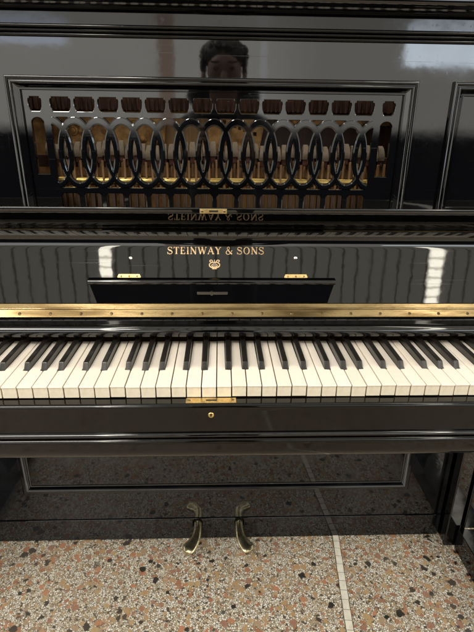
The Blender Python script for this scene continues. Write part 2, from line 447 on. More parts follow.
def screw(name, pos, nrm, r, parent, m1, slot_a=None):
    """slotted countersunk screw head"""
    nrm = Vector(nrm).normalized(); a1 = nrm.orthogonal().normalized(); a2 = nrm.cross(a1)
    an = random.uniform(0, pi) if slot_a is None else slot_a
    e1 = a1 * cos(an) + a2 * sin(an); e2 = nrm.cross(e1)
    pos = Vector(pos); bm = bmesh.new()
    lathe(bm, [(r, -.0004), (r, .0002), (r * .8, .0006), (r * .3, .0008)], lambda a, c, h: pos + e1 * a + e2 * c + nrm * h, 14)
    pts = [(-r * .85, -r * .14), (r * .85, -r * .14), (r * .85, r * .14), (-r * .85, r * .14)]
    prism(bm, pts, lambda u, v, d: pos + e1 * u + e2 * v + nrm * d, .0006, .00095, 1)
    return part(name, bm, [m1, M_hole], parent)
for x in (-.0425, .0253): screw('plate_screw', (x, -.0095, -.0212), (0, 0, 1), .0026, slip, M_brass)
# cheek blocks at the ends of the keyboard
for sx in (-1, 1):
    bm = bmesh.new(); a, c = sorted((sx * .6165, sx * .6445))
    prof = [(-.001, -.0215), (.17, -.0215), (.17, .055), (.11, .035), (.02, .022)] + arc(.006, .014, .0075, 100, 190, 5) + [(-.001, .006)]
    sweep_x(bm, prof, a, c); part('cheek_block', bm, M_black, piano)
    bm = bmesh.new(); a, c = sorted((sx * .645, sx * .70))
    prof = [(-.02, -.0805), (.17, -.0805), (.17, .14)] + bez((.165, .14), (.12, .06), (.09, .04), (.02, .034), 8) + arc(-.004, .016, .0175, 95, 180, 6) + [(-.0215, -.02)]
    sweep_x(bm, prof, a, c); part('key_arm', bm, M_black, piano)

# keys
W = .0236; GAP = .00085; LEN = .166
names = 'CDEFGAB'
off = {'C': -.0034, 'D': .0034, 'F': -.004, 'G': 0.0, 'A': .004}   # black key centre from the line right of that white key
BW = .0062                                          # half slot of a black key
def white_mesh(nt, cutl, cutr):
    h = W / 2 - GAP; yc = .0505; xl = -h; xr = h
    if cutl is not None: xl = -W / 2 + cutl + BW
    if cutr is not None: xr = W / 2 + cutr - BW
    pts = [(-h, -.0016), (h, -.0016)]
    if cutr is not None: pts += [(h, yc), (xr, yc)]
    pts += [(xr, LEN), (xl, LEN)]
    if cutl is not None: pts += [(xl, yc), (-h, yc)]
    bm = bmesh.new()
    prism(bm, pts, lambda u, v, d: Vector((u, v, d)), -.0024, 0)
    top = [e for e in bm.edges if all(v.co.z > -.001 for v in e.verts)]
    bmesh.ops.bevel(bm, geom=top, offset=.0006, segments=2, profile=.5, affect='EDGES')
    pts2 = [(x + (.0002 if x < 0 else -.0002), y if y > 0 else .0) for x, y in pts]
    prism(bm, pts2, lambda u, v, d: Vector((u, v, d)), -.0206, -.0024, 1)
    return bm
def black_mesh():
    bm = bmesh.new()
    b0, b1, t0, t1 = -.0055, .0055, -.0044, .0044
    y0, y1, yt, ht = .0525, LEN, .0605, .0118
    v = [bm.verts.new(p) for p in ((b0, y0, -.004), (b1, y0, -.004), (b1, y1, -.004), (b0, y1, -.004), (t0, yt, ht - .0012), (t1, yt, ht - .0012), (t1, y1, ht), (t0, y1, ht))]
    for q in ((0, 1, 5, 4), (1, 2, 6, 5), (2, 3, 7, 6), (3, 0, 4, 7), (4, 5, 6, 7), (3, 2, 1, 0)): bm.faces.new([v[i] for i in q])
    bmesh.ops.bevel(bm, geom=[e for e in bm.edges if max(w_.co.z for w_ in e.verts) > .005], offset=.0014, segments=3, profile=.5, affect='EDGES')
    return bm
proto = {}
base = Vector((0, 0, H)) - ROOT
for i in range(-12, 40):                            # 52 naturals; index 4 is a C
    nt = names[(i - 4) % 7]; prev = names[(i - 5) % 7]
    cr = off.get(nt); cl = off.get(prev)
    if i == -12: cl = None
    if i == 39: cr = None
    key = (nt, cl is None, cr is None)
    x = (i - 14 + .5) * W
    loc = base + Vector((x, random.uniform(-.0004, .0004), random.choice((0, 0, 0, -.0004, -.0008, .0004)) + random.uniform(-.0003, .0003)))
    if key not in proto:
        proto[key] = finish('white_key', white_mesh(nt, cl, cr), [M_ivory, M_ivory_f], piano, loc)
    else:
        o = proto[key].copy(); C.objects.link(o); o.location = loc
    if cr is not None:
        loc = base + Vector(((i - 13) * W + cr, random.uniform(-.0004, .0004), random.uniform(-.0003, .0003)))
        if 'blk' not in proto: proto['blk'] = finish('black_key', black_mesh(), M_ebony, piano, loc)
        else:
            o = proto['blk'].copy(); C.objects.link(o); o.location = loc

# key rail above the back of the keys
bm = bmesh.new()
prof = [(.176, .0515), (.1575, .0515), (.1570, .0410)] + arc(.1465, .0300, .0116, 80, 275, 16) + [(.176, .0175)]
sweep_x(bm, prof, -.6160, .6160); part('key_rail', bm, M_black, piano)
bm = bmesh.new(); box(bm, -.616, .616, .150, .17, -.02, -.0026, 0); part('key_frame', bm, M_mahog, piano)

# brass piano hinge
L0_, L1_ = Vector((.1555, .0523)), Vector((.1652, .0634)); U0_, U1_ = Vector((.1668, .0650)), Vector((.1706, .0722))
bm = bmesh.new()
def leaf(a, c, th=.0012):
    d = (c - a).normalized(); n_ = Vector((-d.y, d.x)) * th
    return [(a.x, a.y), (c.x, c.y), (c.x + n_.x, c.y + n_.y), (a.x + n_.x, a.y + n_.y)]
sweep_x(bm, leaf(L0_, L1_), -.614, .614); hl = part('hinge_leaf', bm, M_brass, piano)
bm = bmesh.new(); sweep_x(bm, leaf(U0_, U1_), -.614, .614); part('hinge_leaf', bm, M_brass, piano)
bm = bmesh.new()
x = -.614; kl = .0612
while x < .613:
    x1 = min(x + kl - .0004, .614)
    sweep_x(bm, arc(.1650, .0648, .0019, 0, 360, 12)[:-1], x, x1); x += kl
part('hinge_knuckle', bm, M_brass, piano)
d_ = (L1_ - L0_).normalized(); hn = Vector((0, -d_.y, d_.x)); mid = (L0_ + L1_) / 2 + Vector((-d_.y, d_.x)) * .0012
for k in range(-11, 12):
    screw('hinge_screw', (k * .0545 + .0277 - .0545 * .0, mid.x - .0008, mid.y - .0009), hn, .0029, hl, M_screw)

# fallboard, folded open: flat inner face, hollow corner, projecting lip
bm = bmesh.new()
prof = [(.1715, .0735), (.2125, .1635)] + bez((.2140, .1668), (.2178, .1760), (.2165, .1900), (.2085, .2020), 12) \
     + [(.2085 - .0588 * k / 6 + .0012 * sin(pi * k / 6) * .3, .2020 + .0427 * k / 6 * .86) for k in range(1, 7)] + arc(.1513, .2412, .0028, 240, 165, 5) \
     + [(.1478, .2455)] + arc(.1500, .2470, .0022, 165, 80, 4) + [(.1540, .2462), (.1600, .2420), (.175, .2330), (.198, .2260), (.238, .2200), (.238, .165), (.195, .0735)]
sweep_x(bm, prof, -.614, .614)
fall = part('fallboard', bm, M_fall, piano, ang=25)
FO = Vector((0, .1715, .0735)); FU = Vector((0, .0410, .0900)).normalized(); FN = Vector((0, -FU.z, FU.y))
def on_fall(u, v, d): return FO + Vector((u, 0, 0)) + FU * v + FN * d
# lettering: engraved roman capitals built from pen strokes
TH, TN, SE = .19, .085, .07
def stroke(p, q, wd):
    p, q = Vector(p), Vector(q); d = (q - p).normalized(); n_ = Vector((-d.y, d.x)) * wd / 2
    return [tuple(p - n_), tuple(q - n_), tuple(q + n_), tuple(p + n_)]
def pen(pts, ws):
    pts = [Vector(p) for p in pts]; L_, R_ = [], []
    for i, p in enumerate(pts):
        d = (pts[min(i + 1, len(pts) - 1)] - pts[max(i - 1, 0)]).normalized(); n_ = Vector((-d.y, d.x)) * ws[i] / 2
        L_.append(p + n_); R_.append(p - n_)
    out = []
    for i in range(len(pts) - 1): out.append([tuple(R_[i]), tuple(R_[i + 1]), tuple(L_[i + 1]), tuple(L_[i])])
    return out
def ser(x, y, wd=.34): return stroke((x - wd / 2, y), (x + wd / 2, y), SE)
def S_():
    pts = bez((.70, .76), (.66, 1.06), (.10, 1.04), (.12, .74), 8) + bez((.12, .74), (.14, .50), (.74, .54), (.74, .25), 8)[1:] + bez((.74, .25), (.74, -.08), (.10, -.06), (.06, .26), 8)[1:]
    ws = [TN + (TH - TN) * max(0, 1 - abs(k - 12) / 6) for k in range(25)]
    return pen(pts, ws) + [stroke((.71, .70), (.71, 1.0), .06), stroke((.06, 0), (.06, .30), .06)]
def ring(cx, rx, ry, thin, thick, n=28):
    out = []
    for k in range(n):
        a, c = 2 * pi * k / n, 2 * pi * (k + 1) / n
        q = []
        for ang, inn in ((a, 0), (c, 0), (c, 1), (a, 1)):
            q.append((cx + (rx - inn * thick) * cos(ang), .5 + (ry - inn * thin) * sin(ang)))
        out.append(q)
    return out
GL = {
 'S': (.82, S_()),
 'T': (.86, [stroke((.43, 0), (.43, 1), TH), stroke((.03, .96), (.83, .96), TN), stroke((.05, .74), (.05, .98), .07), stroke((.81, .74), (.81, .98), .07), ser(.43, .035)]),
 'E': (.80, [stroke((.20, 0), (.20, 1), TH), stroke((.06, .96), (.70, .96), TN), stroke((.06, .04), (.74, .04), TN), stroke((.2, .51), (.56, .51), TN), stroke((.69, .76), (.69, 1), .07), stroke((.73, 0), (.73, .26), .07), stroke((.56, .40), (.56, .62), .06)]),
 'I': (.42, [stroke((.21, 0), (.21, 1), TH), ser(.21, .035), ser(.21, .965)]),
 'N': (1.02, [stroke((.18, 0), (.18, 1), TN), stroke((.16, 1), (.86, 0), TH), stroke((.86, 0), (.86, 1), TN), ser(.18, .035, .3), ser(.86, .965, .3), ser(.12, .965, .2)]),
 'W': (1.36, [stroke((.14, 1), (.44, 0), TH), stroke((.44, 0), (.70, 1), TN), stroke((.66, 1), (.96, 0), TH), stroke((.96, 0), (1.24, 1), TN), ser(.14, .965, .32), ser(.68, .965, .28), ser(1.24, .965, .26)]),
 'A': (1.0, [stroke((.10, 0), (.49, 1), TN), stroke((.47, 1), (.86, 0), TH), stroke((.26, .34), (.72, .34), .075), ser(.10, .035, .26), ser(.87, .035, .32)]),
 'Y': (.94, [stroke((.12, 1), (.47, .46), TH), stroke((.47, .46), (.80, 1), TN), stroke((.47, 0), (.47, .52), TH), ser(.47, .035), ser(.13, .965, .3), ser(.80, .965, .26)]),
 'O': (1.06, ring(.53, .48, .52, .075, .18)),
 '&': (1.0, pen(bez((.92, .50), (.78, .10), (.50, -.06), (.28, -.02), 7) + bez((.28, -.02), (-.04, .06), (.02, .42), (.34, .56), 7)[1:] + bez((.34, .56), (.66, .72), (.60, 1.02), (.42, 1.0), 6)[1:] + bez((.42, 1.0), (.16, .98), (.20, .72), (.36, .56), 6)[1:] + bez((.36, .56), (.56, .34), (.70, .18), (.95, .02), 6)[1:], [.08] * 8 + [.12] * 7 + [.08] * 6 + [.09] * 6 + [.17] * 6) + [stroke((.80, .50), (1.0, .50), .06)]),
 ' ': (.42, []),
}
text = 'STEINWAY & SONS'; gap = .13
tot = sum(GL[ch][0] + gap for ch in text) - gap
x0, x1 = -.0914, .0866; cap = .0133; v0_ = (.1556 - .0735) / FU.z + .0002
sx_ = (x1 - x0) / tot
bm = bmesh.new(); cur = x0; lay = 0
for ch in text:
    wd, polys = GL[ch]
    for pts in polys:
        lay = (lay + 1) % 7
        prism(bm, [(cur + u * sx_, v0_ + v * cap) for u, v in pts], on_fall, -.0003, .00022 + lay * .00001)
    cur += (wd + gap) * sx_
part('gilt_lettering', bm, M_gilt, fall)
# lyre emblem below the lettering
bm = bmesh.new(); lx, lv, ls = -.0047, (.1306 - .0735) / FU.z, .0178
def lyre(pts, ws):
    global lay
    for q in pen(pts, ws):
        lay = (lay + 1) % 7
        prism(bm, [(lx + u * ls, lv + v * ls) for u, v in q], on_fall, -.0003, .00022 + lay * .00001)
for sgn in (-1, 1):
    cv = bez((sgn * .05, .16), (sgn * .62, .12), (sgn * .66, .60), (sgn * .28, .68), 10)
    cv += bez((sgn * .28, .68), (sgn * .12, .78), (sgn * .26, 1.02), (sgn * .44, .92), 6)[1:]
    lyre(cv, [.13 - .003 * k for k in range(len(cv))])
    cv = bez((sgn * .44, .92), (sgn * .56, .84), (sgn * .46, .72), (sgn * .36, .78), 5); lyre(cv, [.09] * 6)
    cv = bez((sgn * .06, .20), (sgn * .30, .24), (sgn * .38, .44), (sgn * .18, .48), 6); lyre(cv, [.07] * 7)
for u in (-.13, 0, .13): lyre([(u, .22), (u, .86 if u == 0 else .78)], [.05, .05])
lyre([(-.30, .70), (.30, .70)], [.08, .08]); lyre([(-.24, .04), (.24, .04)], [.10, .10]); lyre([(0, .04), (0, .24)], [.2, .14])
lyre([(0, .86), (0, 1.0)], [.10, .02])
part('gilt_emblem', bm, M_gilt, fall)
# strike plate on the lip
bm = bmesh.new()
ep0, ep1 = Vector((.1800, .2325)), Vector((.1781, .2437))
box(bm, -.0280, .0170, .1463, .150, .2400, .2478, .0007, 2)
box(bm, -.0125, .0025, .1460, .1470, .2424, .2454, 0, mi=1)
sp_ = part('strike_plate', bm, [M_plate, M_hole], fall)
for x in (-.0240, .0130): screw('plate_screw', (x, .1464, .2439), (0, -1, 0), .0022, fall, M_brass)
# two small nickel buttons
for x, z in ((-.1582, .1490), (.1452, .1500)):
    v = (z - .0735) / FU.z; bm = bmesh.new()
    lathe(bm, [(.0034, 0), (.0033, .0008), (.0026, .0014), (.0020, .0011), (.0008, .0010)], lambda a, c, h: on_fall(x + a, v + c, h), 16)
    part('button', bm, M_nickel, fall)
# music shelf hinged on the fallboard, hanging folded down
bm = bmesh.new()
topv = .0446
def on_shelf(u, v, d): return on_fall(u, v, d)
a0 = on_fall(0, .0026, .0010); b0 = on_fall(0, topv, .0006)
prof = [(a0.y, a0.z), (.1668, .0755), (.1672, .0790), (.1692, .1090), (.1700, .1135), (.1715, .1157), (.1775, .1164), (b0.y, b0.z)]
sweep_x(bm, prof, -.2275, .2125)
for v in bm.verts:                                  # ends cut back towards the bottom
    f = max(0, min(1, (.110 - v.co.z) / .035)); v.co.x *= 1 - .047 * f ** .8
shelf = part('music_shelf', bm, M_black, fall)
bm = bmesh.new()
prof = [(.1684, .1098), (.1668, .1120), (.1666, .1152), (.1682, .1180), (.1710, .1192), (.1800, .1194), (.1800, .1150), (.1715, .1096)]
sweep_x(bm, prof, -.2295, .2145); part('shelf_bead', bm, M_black, shelf)
bm = bmesh.new()
box(bm, -.0362, .0195, .1652, .1700, .0918, .0968, .0012, 2); box(bm, -.0115, -.0075, .1638, .1700, .0905, .0980, .0006, 2)
part('shelf_catch', bm, M_steel, shelf)
for xa, xb in ((-.182, -.1385), (.1232, .1677)):
    bm = bmesh.new()
    pts = [(xa + .003, topv - .001), (xb - .003, topv - .001), (xb - .0005, topv + .0035), (xb - .003, topv + .0085), (xa + .003, topv + .0085), (xa + .0005, topv + .0035)]
    prism(bm, pts, on_fall, -.0003, .0012)
    hp = part('shelf_hinge', bm, M_plate, fall)
    for x in (xa + .0075, (xa + xb) / 2, xb - .0075): screw('plate_screw', on_fall(x, topv + .0045, .0012), FN, .0017, fall, M_brass)

# upper front: board with three openings
YF = .200
FX0, FX1, FZ0, FZ1 = -.3345, .3290, .215, .4468
bm = plane_curve([[(-.645, .215), (.645, .215), (.645, .502), (-.645, .502)],
                  [(FX0 + .004, .222), (FX0 + .004, FZ1 - .004), (FX1 - .004, FZ1 - .004), (FX1 - .004, .222)],
                  [(.392, .228), (.392, FZ1 - .004), (.618, FZ1 - .004), (.618, .228)],
                  [(-.392, .228), (-.392, FZ1 - .004), (-.618, FZ1 - .004), (-.618, .228)]], .018, .0006)
for v in bm.verts: v.co.y = v.co.y
upper = part('upper_panel', stand_up(bm, YF, .018), M_black, piano, ang=12)
def bead(d0, h0, r, a0, a1, n=6): return [(d0 - r * cos(radians(a0 + (a1 - a0) * k / n)), h0 + r * sin(radians(a0 + (a1 - a0) * k / n))) for k in range(n + 1)]
MP = [(0, -.001), (0, .004)] + bead(.0032, .0050, .0030, 0, 150) + [(.0066, .0048), (.0074, .0048)] + bead(.0098, .0052, .0022, 0, 180) \
   + [(.0124, .0046), (.0140, .0034), (.0165, .0010), (.0180, -.0005), (.0186, -.0005), (.0192, .0002), (.0203, .0002), (.0212, -.0012), (.0214, -.0080)]
bm = bmesh.new(); frame_mould(bm, FX0, FX1, FZ0, FZ1, YF, MP); part('fret_moulding', bm, M_black, upper)
for sx in (-1, 1):
    bm = bmesh.new(); a, c = sorted((sx * .387, sx * .623)); frame_mould(bm, a, c, .224, FZ1, YF, MP); part('side_panel_moulding', bm, M_black, upper)
    bm = bmesh.new(); a, c = sorted((sx * .390, sx * .620)); box(bm, a, c, YF + .006, YF + .012, .226, .4440, 0); part('side_panel', bm, M_black, upper)
# pierced fretwork
PX, CX0 = .0384, -.004
cs = [CX0 + (k - 7) * PX for k in range(15)]
Rx0, Rx1, Rz0, Rz1 = FX0 + .0200, FX1 - .0200, .2300, FZ1 - .0200
def hole_poly(x0, x1, z0, z1):
    e = .0022; hh = z1 - z0
    right = [(x1 - e, z1), (x1 - e, z1 - .0022), (x1 - .0002, z1 - .0030), (x1 + .0008, z1 - hh * .35), (x1 + .0002, z0 + hh * .32), (x1 - .0022, z0 + .0015), (x1 - .0034, z0)]
    cx = (x0 + x1) / 2
    return right + [(2 * cx - x, z) for x, z in right[::-1]]
holes = []
zt0, zt1 = .3946, .4160
for k in range(14):
    c = (cs[k] + cs[k + 1]) / 2; holes.append(hole_poly(c - .0157, c + .0157, zt0, zt1))
for sg in (-1, 1): holes.append(hole_poly(CX0 + sg * .2905 - .0098, CX0 + sg * .2905 + .0098, zt0, zt1))
for k in range(14):                                 # low row
    c = (cs[k] + cs[k + 1]) / 2; holes.append([(c - .0150, .2375), (c + .0150, .2375), (c + .0150, .2600), (c + .0115, .2640), (c - .0115, .2640), (c - .0150, .2600)])
for sg in (-1, 1):                                  # tall slots at both ends
    c = CX0 + sg * .2895
    holes.append([(c - .0098, .2960), (c - .0098, .3760)] + [(c - .0098 * cos(pi * k / 10), .3765 + .0085 * sin(pi * k / 10)) for k in range(1, 10)] + [(c + .0098, .3760), (c + .0098, .2960)])
# the interlaced ellipses: march along a level set of the solid between the rails
a1, b1, z1_ = .0318, .0580, .3300
a2, b2, z2_ = .0226, .0462, .3286
xL, xR = cs[0] + .0012, cs[14] - .0012
def solid(x, z):
    f = max(z - .3856, .2738 - z, xL - x, x - xR)
    for c in cs:
        u = (x - c)
        if abs(u) > .04: continue
        e1 = sqrt((u / a1) ** 2 + ((z - z1_) / b1) ** 2); e2 = sqrt((u / a2) ** 2 + ((z - z2_) / b2) ** 2)
        f = max(f, min((1 - e1) * a1, (e2 - 1) * a2))
    return f
def contours(fn, x0, x1, z0, z1, st):
    nx = int((x1 - x0) / st); nz = int((z1 - z0) / st)
    g = [[fn(x0 + i * st, z0 + j * st) for j in range(nz + 1)] for i in range(nx + 1)]
    nxt = {}
    def ex(i, j, d):                                # crossing point on an edge of the grid
        a = g[i][j]; b_ = g[i + 1][j] if d == 0 else g[i][j + 1]; t = a / (a - b_)
        return (x0 + (i + (t if d == 0 else 0)) * st, z0 + (j + (t if d == 1 else 0)) * st)
    segs = []
    for i in range(nx):
        for j in range(nz):
            s4 = (g[i][j] < 0) | ((g[i + 1][j] < 0) << 1) | ((g[i + 1][j + 1] < 0) << 2) | ((g[i][j + 1] < 0) << 3)
            if s4 in (0, 15): continue
            B, R_, T, L = (i, j, 0), (i + 1, j, 1), (i, j + 1, 0), (i, j, 1)
            tab = {1: [(L, B)], 2: [(B, R_)], 3: [(L, R_)], 4: [(R_, T)], 5: [(L, B), (R_, T)], 6: [(B, T)], 7: [(L, T)], 8: [(T, L)], 9: [(T, B)], 10: [(B, R_), (T, L)], 11: [(T, R_)], 12: [(R_, L)], 13: [(R_, B)], 14: [(B, L)]}
            segs += tab[s4]
    adj = {}
    for a, b_ in segs: adj.setdefault(a, []).append(b_); adj.setdefault(b_, []).append(a)
    seen = set(); loops = []
    for s0 in adj:
        if s0 in seen: continue
        loop = [s0]; seen.add(s0); cur_ = s0
        while True:
            nn = [q for q in adj[cur_] if q not in seen]
            if not nn: break
            cur_ = nn[0]; seen.add(cur_); loop.append(cur_)
        pts = [ex(*q) for q in loop]
        if len(pts) > 8: loops.append(pts)
    return loops
def simplify(pts, tol=.00009):
    out = [pts[0]]
    i = 0; n = len(pts)
    while i < n - 1:
        j = i + 1
        while j + 1 < n and j - i < 9:
            p, q = Vector(pts[i]), Vector(pts[j + 1]); d = q - p; ln = d.length
            if ln < 1e-9: break
            if any(abs(d.x * (Vector(pts[m_]) - p).y - d.y * (Vector(pts[m_]) - p).x) / ln > tol for m_ in range(i + 1, j + 1)): break
            j += 1
        out.append(pts[j]); i = j
    return out
for lp_ in contours(solid, xL - .004, xR + .004, .2690, .3900, .0009):
    area_ = abs(sum(p[0] * q[1] - q[0] * p[1] for p, q in zip(lp_, lp_[1:] + lp_[:1]))) / 2
    if area_ > 6e-6: holes.append(simplify(lp_))
bm = plane_curve([[(Rx0, Rz0), (Rx1, Rz0), (Rx1, Rz1), (Rx0, Rz1)]] + holes, .0075, .0010)
fret = part('fretwork', stand_up(bm, YF + .0045, .0075), M_black, upper, ang=12)
def rings_only(x, z):
    f = -1.0
    for c in cs:
        u = x - c
        if abs(u) > .04: continue
        e1 = sqrt((u / (a1 - .0012)) ** 2 + ((z - z1_) / (b1 - .0014)) ** 2); e2 = sqrt((u / (a2 + .0012)) ** 2 + ((z - z2_) / (b2 + .0014)) ** 2)
        f = max(f, min((1 - e1) * a1, (e2 - 1) * a2))
    return min(f, x - xL - .0012, xR - .0012 - x)
lps = [simplify(l_) for l_ in contours(rings_only, xL - .004, xR + .004, .2690, .3920, .0009) if len(l_) > 14]
bm = plane_curve(lps, .0034, .0009)
part('ring_moulding', stand_up(bm, YF + .0033, .0034), M_black, fret, ang=12)

# cornice above: bead moulding, flat frieze, lid edge
bm = bmesh.new()
prof = [(.222, .5005)] + arc(.1975, .5030, .0028, 250, 110, 6) + [(.196, .5062)] + arc(.1935, .5086, .0024, 250, 110, 6) + [(.190, .5112)] + arc(.1880, .5134, .0024, 260, 100, 6) + [(.1875, .5160), (.1875, .5330), (.222, .5330)]
sweep_x(bm, prof, -.70, .70); part('cornice', bm, M_slip, piano)
bm = bmesh.new()
prof = [(.222, .5331)] + [(.180, .5331)] + bez((.178, .5335), (.170, .5335), (.166, .5375), (.163, .5410), 6) + [(.1610, .5418), (.1600, .5425)] + arc(.1635, .5500, .0085, 230, 120, 7) + [(.222, .5590)]
sweep_x(bm, prof, -.715, .715); part('lid_front', bm, M_black, piano)
# lid, folded open behind
bm = bmesh.new(); box(bm, -.71, .71, .60, .622, .53, .92, .004, 3); part('lid', bm, M_black, piano)

# ---- inside: back, soundboard, bronzed iron plate, action
bm = bmesh.new(); box(bm, -.645, .645, .615, .655, -.72, .50, 0); part('back_board', bm, M_mahog, piano)
bm = bmesh.new(); box(bm, -.640, .640, .395, .405, -.12, .405, 0); sb = part('soundboard', bm, M_spruce, piano)
bm = bmesh.new()
plate = [[(-.64, .10), (-.105, .10), (-.105, .352), (-.098, .399), (-.02, .399), (-.018, .330), (.02, .318), (.085, .330), (.098, .396), (.145, .399), (.165, .380), (.64, .380), (.64, .401), (-.64, .401)]]
ph = []
for k in range(9):                                  # row of pin holes along the slanting web
    x = -.006 + k * .0102; z = .3905 - k * .0036; ph.append([(x - .003, z - .003), (x + .003, z - .0035), (x + .003, z + .003), (x - .003, z + .0035)])
bm = plane_curve(plate + ph, .012, .001); bm = stand_up(bm, .372, .012)
random.seed(11)
for k in range(26):                                 # bosses and bolts on the plate
    x = random.choice([random.uniform(-.31, -.115)] * 2 + [random.uniform(.12, .31)]); z = random.uniform(.345, .395) if x < 0 else random.uniform(.382, .398); r = random.uniform(.004, .011)
    t_ = bmesh.new(); lathe(t_, [(r, 0), (r * .9, .003), (r * .55, .004), (r * .5, .007), (r * .2, .008)], lambda a, c, h: Vector((x + a, .372 - h, z + c)), 14); join(bm, t_, 0)
ip = part('iron_plate', bm, M_iron_gold, piano, ang=12)
bm = bmesh.new()
box(bm, .085, .64, .388, .394, .30, .41, 0); part('plank', bm, M_mahog, piano)
bm = bmesh.new(); box(bm, -.64, .64, .352, .392, .4025, .485, .002); part('pin_block', bm, M_mahog, piano)
bm = bmesh.new(); random.seed(21)                   # upright dark wooden sticks in front of the pin block
for k in range(150):
    x = -.62 + 1.24 * k / 149 + random.uniform(-.001, .001); z = .412 + (k % 3) * .0105 + random.uniform(-.001, .001)
    hgt = random.uniform(.018, .05)
    if random.random() < .8: box(bm, x - .0021, x + .0021, .334 + random.uniform(-.004, .004), .340, .401, .401 + hgt, .0006, 1)
pn = part('upright_sticks', bm, M_mahog, piano); pn['kind'] = 'stuff'
action = bpy.data.objects.new('piano_action', None); C.objects.link(action); action.parent = piano
bm = bmesh.new()
sweep_x(bm, arc(.285, .2772, .0085, 0, 360, 24)[:-1], -.63, .63); part('brass_rail', bm, M_rail, action)
bm = bmesh.new(); box(bm, -.63, .63, .272, .300, .2095, .226, .002); part('hammer_rail', bm, M_mahog, action)
bm = bmesh.new(); box(bm, -.63, .63, .305, .330, .300, .322, .002); part('damper_rail', bm, M_mahog, action)
def hammer():
    bm = bmesh.new()
    tube(bm, [(0, .279, .228), (0, .296, .262), (0, .300, .3195)], [.0026, .0028, .0030], 8)
    box(bm, -.0046, .0046, .293, .306, .3105, .3215, .001, mi=1)
    prof = [(.288, .3216), (.312, .3216)] + bez((.314, .326), (.318, .335), (.309, .345), (.303, .3475), 6) + bez((.300, .3475), (.292, .345), (.285, .335), (.286, .326), 6)
    t_ = bmesh.new(); sweep_x(t_, prof, -.0058, .0058, 2)
    for v in t_.verts: v.co.x *= 1.06 - .45 * max(0, (v.co.z - .325) / .025) ** 1.5
    join(bm, t_, 2)
    box(bm, .0042, .0082, .281, .286, .262, .310 + .006 * random.random(), .0006, 1, mi=0)
    return bm
def damper():
    bm = bmesh.new()
    tube(bm, [(0, .2740, .225), (0, .2745, .270)], [.0032, .0030], 8)
    box(bm, -.0036, .0036, .262, .2705, .230, .262, .001, 2)
    return bm
random.seed(5)
hp_, dp_ = None, None
for k in range(48):
    x = (k - 23.5) * .0132
    jig = Vector((x + random.uniform(-.0012, .0012), random.uniform(-.006, .003), random.uniform(-.007, .002)))
    if hp_ is None:
        hp_ = part('hammer', hammer(), [M_stick, M_red, M_felt], action); hp_.location = jig
        dp_ = part('jack', damper(), [M_mahog2], action); dp_.location = jig
    else:
        for o0 in (hp_, dp_):
            o = o0.copy(); C.objects.link(o); o.location = jig

# ---- lower front
YL = .400
LX = .529; ZB = -.5607; ZT = -.15
bm = plane_curve([[(-.6400, -.6535), (.6400, -.6535), (.6400, -.13), (-.6400, -.13)], [(-LX + .004, ZB + .004), (-LX + .004, ZT), (LX - .004, ZT), (LX - .004, ZB + .004)]], .016, .0008)
lower = part('lower_panel', stand_up(bm, YL, .016), M_low, piano, ang=12)
LM = [(0, -.001), (0, .003), (.003, .0058), (.010, .0062), (.013, .0048), (.0165, .0005), (.0185, -.004), (.021, -.005), (.0225, -.008)]
bm = bmesh.new(); frame_mould(bm, -LX, LX, ZB, ZT + .004, YL, LM); part('lower_moulding', bm, M_low, lower)
bm = bmesh.new(); box(bm, -LX + .01, LX - .01, YL + .0065, YL + .012, ZB + .01, ZT - .002, 0); part('lower_inset', bm, M_low, lower)
slots = []
for sx in (-1, 1): slots.append([(sx * .0595 - .0135, -.684), (sx * .0595 + .0135, -.684), (sx * .0595 + .0135, -.6572), (sx * .0595 - .0135, -.6572)])
bm = plane_curve([[(-.6400, -.7285), (.6400, -.7285), (.6400, -.6555), (-.6400, -.6555)]] + slots, .020, .0008)
part('bottom_rail', stand_up(bm, YL - .002, .020), M_low, piano, ang=12)
# pedals: S-curved, broadening to a shoe-shaped end that toes outwards
for sx in (-1, 1):
    bm = bmesh.new()
    ctr = bez((.064, .47, -.674), (.062, .415, -.668), (.0535, .385, -.668), (.0605, .354, -.677), 14) + bez((.0605, .352, -.676), (.066, .338, -.681), (.073, .330, -.684), (.089, .312, -.687), 10)[1:]
    path = [(sx * x, y, z) for x, y, z in ctr]
    n_ = len(path); rad = []
    for k in range(n_):
        f = k / (n_ - 1)
        wd = .0105 + .0020 * f + .0085 * max(0, (f - .45) / .55) ** 1.2
        ht = .0105 - .0025 * f
        if f > .9: q = (1 - f) / .1; wd *= .45 + .55 * sqrt(max(0, 1 - (1 - q) ** 2)); ht *= .5 + .5 * sqrt(max(0, 1 - (1 - q) ** 2))
        rad.append((wd, ht))
    tube(bm, path, rad, 20)
    part('pedal', bm, M_pedal, piano, ang=60)

# ------------------------------------------------------------------ the person taking the picture, seen mirrored in the polish
m, t, b, co = mat('skin'); M_skin = m; P_(b, Base_Color=(.42, .27, .21), Roughness=.5)
m, t, b, co = mat('dark_jacket'); M_coat = m
n1 = t.noise(co, 60, 3).outputs[0]; t.put(b.inputs['Base Color'], t.mix(n1, (.018, .019, .024), (.035, .035, .042))); P_(b, Roughness=.85)
m, t, b, co = mat('hair'); M_hair = m
n1 = t.noise(t.mapping(co, (90, 90, 20)), 1, 4).outputs[0]; t.put(b.inputs['Base Color'], t.mix(n1, (.012, .009, .007), (.045, .03, .02))); P_(b, Roughness=.5)
m, t, b, co = mat('phone_black'); M_phone = m; P_(b, Base_Color=(.01, .01, .012), Roughness=.2)
person = bpy.data.objects.new('person', None); C.objects.link(person); person.location = (.02, -1.42, 0)
person['label'] = 'person in a dark jacket leaning forward behind a phone, mirrored above the fretwork'; person['category'] = 'person'
PO = Vector(person.location)
